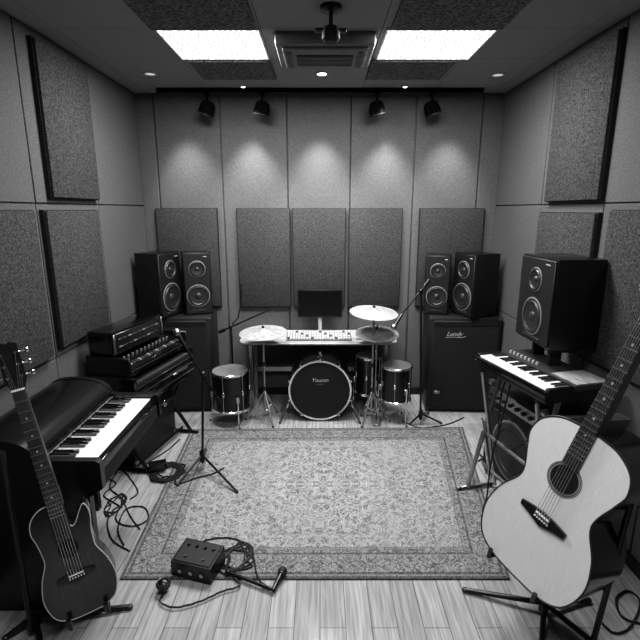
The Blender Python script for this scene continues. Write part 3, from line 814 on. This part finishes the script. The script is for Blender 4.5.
# ------------------------------------------------------------------ guitars
def outline(L, wl, ww, wu, cut=False):
    r = [(.0, .0), (wl*.5, .012), (wl*.85, .075), (wl, .235), (wl*.90, .40), (ww*1.03, .53), (ww, .61), (wu*.92, .73), (wu, .82), (wu*.90, .915), (wu*.60, .98), (wu*.25, 1.0), (.0, 1.0)]
    rc = r[:7]+[(wu*.90, .71), (wu*.98, .79), (wu*.97, .87), (wu*.86, .915), (wu*.66, .86), (wu*.47, .79), (wu*.31, .77), (wu*.19, .83), (.0, 1.0)]
    right = rc if cut else r
    P = spline([Vector((x*L, y*L, 0)) for x, y in right], 6)
    Q = spline([Vector((-x*L, y*L, 0)) for x, y in r], 6)
    return P + list(reversed(Q))[1:-1]
def guitar(label, B, n, T, L, tot, wl, ww, wu, thick, topm, sidem, bind, cut, hole, brg, hs=.082, rings=True, ns=1.0):
    v = (T-B).normalized(); n = n.normalized(); u = v.cross(n)
    M = Matrix((u, v, n)).transposed().to_4x4(); M.translation = B
    t = thing('acoustic_guitar', label, 'guitar', (0, 0, 0))
    t.rotation_mode = 'XYZ'; t.rotation_euler = M.to_euler('XYZ'); t.location = B
    S = L/.5
    ol = outline(L, wl, ww, wu, cut)
    obj('body', prism(new(), [p+Vector((0, 0, -thick)) for p in ol], (0, 0, thick-.003)), sidem, t)
    cen = Vector((0, L*.45, 0))
    ins = [cen+(p-cen)*.985 for p in ol]
    tp = obj('soundboard', prism(new(), [p+Vector((0, 0, -.004)) for p in ins], (0, 0, .0055)), topm, t)
    obj('binding', tube(new(), [p for p in ol], .0026*S, 6, True), bind, t)
    hz = .0018
    Mh = Matrix.Translation((0, L*hole, hz))
    hr = L*hs
    obj('soundhole', lathe(new(), [(0, .0012), (hr, .0012), (hr, -.001), (0, -.001)], Mh, 40), BLKM, tp)
    if rings:
        for q, mm in ((1.0, MGREY), (1.10, DGREY), (1.20, MGREY)):
            obj('rosette', lathe(new(), [(hr*q, 0), (hr*q, .0022), (hr*(q+.05), .0022), (hr*(q+.05), 0)], Mh, 40), mm, tp)
    # bridge with raised wings
    y = L*brg; bw = L*.14
    bp = [(-bw, y-.010*S), (-bw*.6, y-.015*S), (-bw*.2, y-.024*S), (0, y-.028*S), (bw*.2, y-.024*S), (bw*.6, y-.015*S), (bw, y-.010*S), (bw*1.02, y+.004*S), (bw*.5, y+.011*S), (0, y+.014*S), (-bw*.5, y+.011*S), (-bw*1.02, y+.004*S)]
    br = obj('bridge', prism(new(), [(a, b, .001) for a, b in bp], (0, 0, .009*S)), ROSE, tp)
    obj('saddle', box(new(), (0, y+.004*S, .011*S), (bw*.8*ns, .004*S, .006*S)), WHITE, br)
    for k in range(6):
        x = (k-2.5)*.0105*S*ns
        obj('bridge_pin', sph(new(), (x, y-.009*S, .0105*S), .003*S), WHITE, br)
    # neck
    hl = .185*S; ny = tot-hl; fy = L*(hole+hs+.01)
    nw0, nw1 = .028*S*ns, .022*S*ns
    nk = obj('neck', prism(new(), [(-nw0, L-.02, -.03*S), (nw0, L-.02, -.03*S), (nw1, ny, -.012*S), (-nw1, ny, -.012*S)], (0, 0, .032*S)), NECKW, t)
    obj('heel', prism(new(), [(-nw0*.8, L-.01, -thick*.8), (nw0*.8, L-.01, -thick*.8), (nw0*.8, L-.01, -.01), (-nw0*.8, L-.01, -.01)], (0, .05*S, 0)), NECKW, nk)
    fb = obj('fretboard', prism(new(), [(-nw0*1.08, fy, .002), (nw0*1.08, fy, .002), (nw1, ny, .010*S), (-nw1, ny, .010*S)], (0, 0, .011*S)), FBOARD, t)
    scale = ny-y
    for k in range(1, 20):
        yy = ny-scale*(1-2**(-k/12))
        if yy < fy+.005: break
        q = (yy-fy)/(ny-fy)
        obj('fret', box(new(), (0, yy, .0135*S+.008*S*q-.0), (2*(nw0*1.06*(1-q)+nw1*q), .0042*S, .004*S)), CHROME, fb)
        if k in (3, 5, 7, 9, 12, 15):
            yd = yy+.012*S
            obj('inlay_dot', cyl(new(), (0, yd, .012*S+.008*S*q), (0, yd, .0142*S+.008*S*q), .004*S, None, 12), LGREY, fb)
    obj('nut', box(new(), (0, ny, .016*S), (2*nw1, .006*S, .014*S)), WHITE, nk)
    hd = obj('headstock', prism(new(), [(-.022*S, ny, -.006*S), (.022*S, ny, -.006*S), (.038*S, ny+.04*S, -.014*S), (.034*S, tot-.01, -.03*S), (.012*S, tot, -.03*S), (0, tot-.008*S, -.03*S), (-.012*S, tot, -.03*S), (-.034*S, tot-.01, -.03*S), (-.038*S, ny+.04*S, -.014*S)], (0, 0, .016*S)), ROSE, t)
    ends = []
    for s in (-1, 1):
        for k in range(3):
            yy = ny+(.05+.045*k)*S; zz = -.002*S-(.05+.045*k)*S*.11
            pg = obj('tuning_peg', cyl(new(), (s*.024*S, yy, zz), (s*.024*S, yy, zz+.016*S), .005*S, None, 10), CHROME, t)
            bm = cyl(new(), (s*.03*S, yy, zz-.012*S), (s*.056*S, yy, zz-.012*S), .003*S, None, 8)
            sph(bm, (s*.060*S, yy, zz-.012*S), .010*S, (.8, 1.1, .6)); obj('peg_button', bm, CHROME, pg)
            ends.append((s, k, Vector((s*.024*S, yy, zz+.011*S))))
    order = [(-1, 0), (-1, 1), (-1, 2), (1, 2), (1, 1), (1, 0)]
    for k in range(6):
        e = [q[2] for q in ends if (q[0], q[1]) == order[k]][0]
        x0 = (k-2.5)*.0105*S*ns; x1 = (k-2.5)*.0070*S*ns
        obj('string', tube(new(), [(x0, y-.008*S, .013*S), (x0, y+.004*S, .0165*S), (x1, ny, .0245*S), e], .0008*S, 5), CHROME, t)
    return t, M
# right, pale
nR = Vector((-math.sin(R(58)), -math.cos(R(58)), .22)).normalized()
BR_ = V(513, 575, 1.70)
TR = RP(640, 339, BR_, nR)
JR = RP(588, 430, BR_, nR)
LR = (JR-BR_).length
gR, MR = guitar('large pale acoustic guitar leaning on a stand in the right foreground', BR_, nR, TR, LR, LR*2.05, .335, .222, .285, .28,
                SPRUCE, ROSE, DGREY, False, .69, .43, .078, True, .76)
# left, dark cutaway
nL = Vector((math.sin(R(26)), -math.cos(R(26)), .16)).normalized()
BL_ = V(89, 613, 1.58)
TL = RP(4, 343, BL_, nL)
JL = RP(72, 498, BL_, nL)
LL = (JL-BL_).length
gL, ML = guitar('dark cutaway acoustic guitar on a stand in the left foreground', BL_, nL, TL, LL, (TL-BL_).length, .270, .185, .215, .09,
                burst_mat(LL*.42), ROSE, LGREY, True, .60, .37, .075, False)

# guitar stands
def gstand(label, G_M, hub, feet, pole_base, pole_top, cradle, cw, thick):
    t = thing('guitar_stand', label, 'guitar stand', (hub.x, hub.y, 0)); lo = local(t)
    for f in feet:
        f = Vector(f); f.z = .012
        lg = obj('leg', tube(new(), [lo((hub.x, hub.y, .05)), lo(f)], .012, 10), BLK, t)
        obj('rubber_foot', sph(new(), lo(f), .015, (1, 1, .8)), RUB, lg)
    obj('leg_hub', cyl(new(), (0, 0, .012), (0, 0, .10), .022), BLK, t)
    pb = Vector(pole_base); pb.z = .03
    if (pb-hub).length > .05: obj('base_bar', tube(new(), [lo((hub.x, hub.y, .05)), lo(pb)], .012, 10), BLK, t)
    obj('pole', tube(new(), [lo(pb), lo(pole_top)], .012, 10), BLK, t)
    for s in (-1, 1):
        x = s*cw
        p0 = G_M @ Vector((x*.6, cradle-.03, -thick*1.05)); p1 = G_M @ Vector((x, cradle-.022, -thick*.9))
        p2 = G_M @ Vector((x, cradle-.022, .02)); p3 = G_M @ Vector((x, cradle+.02, .028))
        obj('cradle_arm', tube(new(), [lo((hub.x, hub.y, .08)), lo(p0), lo(p1), lo(p2), lo(p3)], .010, 10), BLK, t)
    return t
hubR = G(543, 612)
pbR = G(592, 648)
ptR = V(642, 462, pbR.y)
gstand('black tubular stand holding the pale acoustic guitar', MR, hubR, [G(465, 592), G(588, 602), G(541, 655)], pbR, ptR, .012, LR*.16, .28)
hubL = G(36, 625)
ptL = V(1, 452, 1.60)
gstand('black tubular stand holding the dark cutaway guitar', ML, hubL, [G(130, 609), G(6, 640), G(44, 660)], G(33, 636), ptL, .006, LL*.14, .09)

# ------------------------------------------------------------------ things on the floor
p = G(196, 578, RZ)
t = thing('stomp_box', 'black metal box with sockets lying on the front left of the rug', 'pedal', (p.x, p.y+.06, RZ), R(-16))
obj('case', prism(new(), [(-.11, y, z) for y, z in ((-.075, .004), (.075, .004), (.075, .105), (-.075, .085))], (.22, 0, 0)), BLK, t)
obj('top_plate', box(new(), (0, 0, .0965), (.20, .135, .005), Matrix.Rotation(math.atan2(.02, .15), 4, 'X'), .002, 1), BLKM, t)
for k in range(4):
    x = -.07+.047*k
    obj('knob', cyl(new(), (x, .035, .10), (x, .033, .112), .010, .008, 14), BLK, t)
for k in range(2):
    obj('foot_switch', cyl(new(), (-.05+.1*k, -.035, .09), (-.05+.1*k, -.037, .101), .007, None, 14), DGREY, t)
for k in range(3):
    obj('socket', cyl(new(), (-.06+.06*k, -.074, .04), (-.06+.06*k, -.082, .04), .010, None, 14), STEEL, t)
for a in (-1, 1):
    for b in (-1, 1): obj('rubber_foot', cyl(new(), (a*.09, b*.055, 0), (a*.09, b*.055, .006), .009, None, 12), RUB, t)

a = G(273, 590, RZ+.016); b = G(281, 574, RZ+.024)
t = thing('microphone', 'black handheld microphone lying on the front middle of the rug', 'microphone', (a.x, a.y, RZ))
lo = local(t)
la, lb = lo((a.x, a.y, RZ+.013)), lo((b.x, b.y, RZ+.022))
d = (lb-la).normalized()
obj('handle', cyl(new(), la, lb, .010, .014), BLK, t)
obj('collar', cyl(new(), lb-d*.003, lb+d*.005, .019), DGREY, t)
obj('grille', sph(new(), lb+d*.018, .023, (1, 1, 1.15), zalign(d)), BLKM, t)
a = G(230, 573, RZ+.012); b = G(274, 590, RZ+.012)
t = thing('short_rod', 'thin black metal rod lying on the rug between box and microphone', 'rod', (a.x, a.y, RZ))
lo = local(t)
obj('tube', cyl(new(), lo(a), lo(b), .009), BLK, t)
obj('end_knob', sph(new(), lo(a)+Vector((-.01, 0, .004)), .016), BLK, t)
p = G(164, 590, RZ)
t = thing('earphone', 'black round earpiece lying on the rug left of the metal box', 'headphones', (p.x, p.y, RZ))
obj('ear_cup', sph(new(), (0, 0, .03), .034, (1, 1, .88)), BLK, t)
obj('ear_pad', lathe(new(), [(.012, .045), (.03, .05), (.036, .04), (.03, .03)], Matrix(), 24), DGREY, t)

def cable3(label, P, r):
    P = spline(P, 8); o = P[0].copy()
    ob = obj('cable', tube(new(), [q-o for q in P], r, 6), BLKM); ob.location = o
    tag(ob, label, 'cable')
def cable(label, pts, r=.005, zf=.0):
    P = [Vector((q.x, q.y, zf+r)) for q in pts]
    P = spline(P, 8)
    for i, q in enumerate(P): q.z = zf+r+.0015*math.sin(i*1.7)+.0015
    o = Vector((P[0].x, P[0].y, zf))
    ob = obj('cable', tube(new(), [q-o for q in P], r, 6), BLKM); ob.location = o
    tag(ob, label, 'cable')
def loops(cx, cy, rx, ry, n, jit, y0=0):
    out = []
    for k in range(int(n*9)):
        a = 2*PI*k/9
        q = .6+.4*random.random()
        c = G(cx, cy, 0)
        out.append(Vector((c.x+rx*q*math.cos(a)+random.uniform(-jit, jit), c.y+ry*q*math.sin(a)+random.uniform(-jit, jit), 0)))
    return out
cable('black cable looped in a tangle right of the metal box on the rug', loops(238, 560, .085, .12, 6.3, .025)+[G(258, 580), G(270, 590)], .0042, RZ)
cable('black cable curling from the earpiece round the metal box', [G(164, 596), G(160, 604), G(175, 610), G(200, 604), G(222, 594), G(240, 588), G(232, 578), G(226, 572)], .0042, RZ)
cable('thin black cable arching behind the metal box on the rug', [G(190, 556), G(205, 543), G(228, 540), G(246, 546), G(252, 556), G(244, 566)], .0042, RZ)
cable('black cable heaped in coils on the floor beside the left edge of the rug', loops(168, 474, .11, .12, 9.2, .02)+[G(176, 486), G(196, 480), G(212, 476), G(224, 470)], .0058, RZ)
p = G(158, 470, RZ)
t = thing('cable_box', 'small black junction box in the coiled cable by the left rug edge', 'junction box', (p.x, p.y, RZ+.014), .4)
obj('case', box(new(), (0, 0, .022), (.12, .08, .044), None, .008), BLK, t)
obj('socket_row', box(new(), (0, -.041, .022), (.08, .004, .02), None, .002, 1), DGREY, t)
cable('black cable trailing on bare floor between the piano and the rug, long winding one', [G(118, 470), G(110, 488), G(122, 500), G(116, 520), G(132, 527), G(148, 520), G(144, 508), G(126, 510), G(118, 530), G(124, 546)], .0042, 0)
cable('black cable zigzagging close to the piano under its keys', [G(104, 478), G(116, 484), G(104, 496), G(120, 508), G(108, 520), G(112, 540), G(130, 552)], .004, 0)
cable('black cable wound in loose rings on the floor under the piano keys', loops(116, 505, .05, .12, 3.3, .02)+[G(130, 516), G(140, 530)], .0038, 0)
cable('short black cable bending on the floor under the far end of the piano', [G(126, 455), G(118, 464), G(128, 476), G(138, 492), G(130, 500)], .004, 0)
cable('black cable running from the stacked keyboards across the floor to the rug', [G(138, 474), G(150, 462), G(166, 452), G(180, 440)], .0045, 0)
cable('black cable curving over the floor at the bottom right corner', [G(600, 622), G(614, 634), G(630, 628), G(640, 604), G(628, 592), G(616, 600), G(622, 618), G(645, 626)], .005, 0)
cable('black cable on the floor in front of the right amplifier', [G(478, 462), G(490, 452), G(484, 440), G(492, 428)], .005, 0)
cable('black cable bunched on the floor at the foot of the right keyboard stand', loops(500, 474, .09, .10, 5.3, .025)+[G(486, 462), G(476, 452)], .005, RZ)
cable('black cable across the floor below the right boom stand', [G(402, 421), G(418, 428), G(436, 427), G(450, 424), G(464, 418)], .0045, 0)
KM = Matrix.Translation(kc) @ Matrix.Rotation(krz, 4, 'Z')
KW = lambda x, y, z: KM @ Vector((x, y, z))
cable3('black cable drooping from the right keyboard to the amplifier panel', [KW(-.12, .10, KZ-.004), KW(-.14, .08, .70), KW(-.10, .06, .48), KW(.0, .07, .42), KW(.07, .13, .50), KW(.08, .19, .575)], .005)
cable3('black cable hanging from the right keyboard down to the floor', [KW(-.02, .05, KZ-.004), KW(-.03, .02, .6), KW(-.08, .01, .3), KW(-.05, -.02, .08), KW(-.02, -.06, .016), KW(.05, -.09, .016)], .005)

# ------------------------------------------------------------------ lights
def area(name, loc, sx_, sy_, e, rot=(0, 0, 0)):
    l = bpy.data.lights.new(name, 'AREA'); l.shape = 'RECTANGLE'; l.size = sx_; l.size_y = sy_; l.energy = e
    o = bpy.data.objects.new(name, l); COL.objects.link(o); o.location = loc; o.rotation_euler = rot; return o
def spot(name, loc, tgt, e, ang, blend=.6, rad=.03):
    l = bpy.data.lights.new(name, 'SPOT'); l.energy = e; l.spot_size = R(ang); l.spot_blend = blend; l.shadow_soft_size = rad
    o = bpy.data.objects.new(name, l); COL.objects.link(o); o.location = loc
    o.rotation_euler = (Vector(tgt)-Vector(loc)).to_track_quat('-Z', 'Y').to_euler(); return o
area('panel_lamp', (-.6325, 3.2, CH-.014), .56, .52, 54)
area('panel_lamp', (.685, 3.2, CH-.014), .60, .52, 54)
area('fill_lamp_rear', (0, .9, CH-.03), 1.4, .6, 46)  # unseen fill lamp, added above the view to brighten the foreground
for k, x in enumerate((-1.17, -.59, 0, .56, 1.14)):
    spot('wall_washer', (x, D-.31, CH-.11), (x, D-.02, 1.64), 56 if k in (0, 4) else 82, 62, .95, .04)
spot('downlight_lamp', G(322, 73, CH)-Vector((0, 0, .03)), (0, 3.8, 0), 75, 95, .8, .04)

W = bpy.data.worlds.new('world'); SC.world = W; W.use_nodes = True
W.node_tree.nodes['Background'].inputs[0].default_value = (.02, .02, .02, 1)
SC.view_settings.view_transform = 'Standard'
try: SC.view_settings.look = 'Medium High Contrast'
except Exception: pass

cam = bpy.data.cameras.new('camera'); cam.sensor_width = 36; cam.sensor_fit = 'HORIZONTAL'; cam.lens = 36*F/640
cam.clip_start = .05
co = bpy.data.objects.new('camera', cam); COL.objects.link(co)
co.location = CAM; co.rotation_euler = (PI/2-PITCH, 0, 0)
SC.camera = co
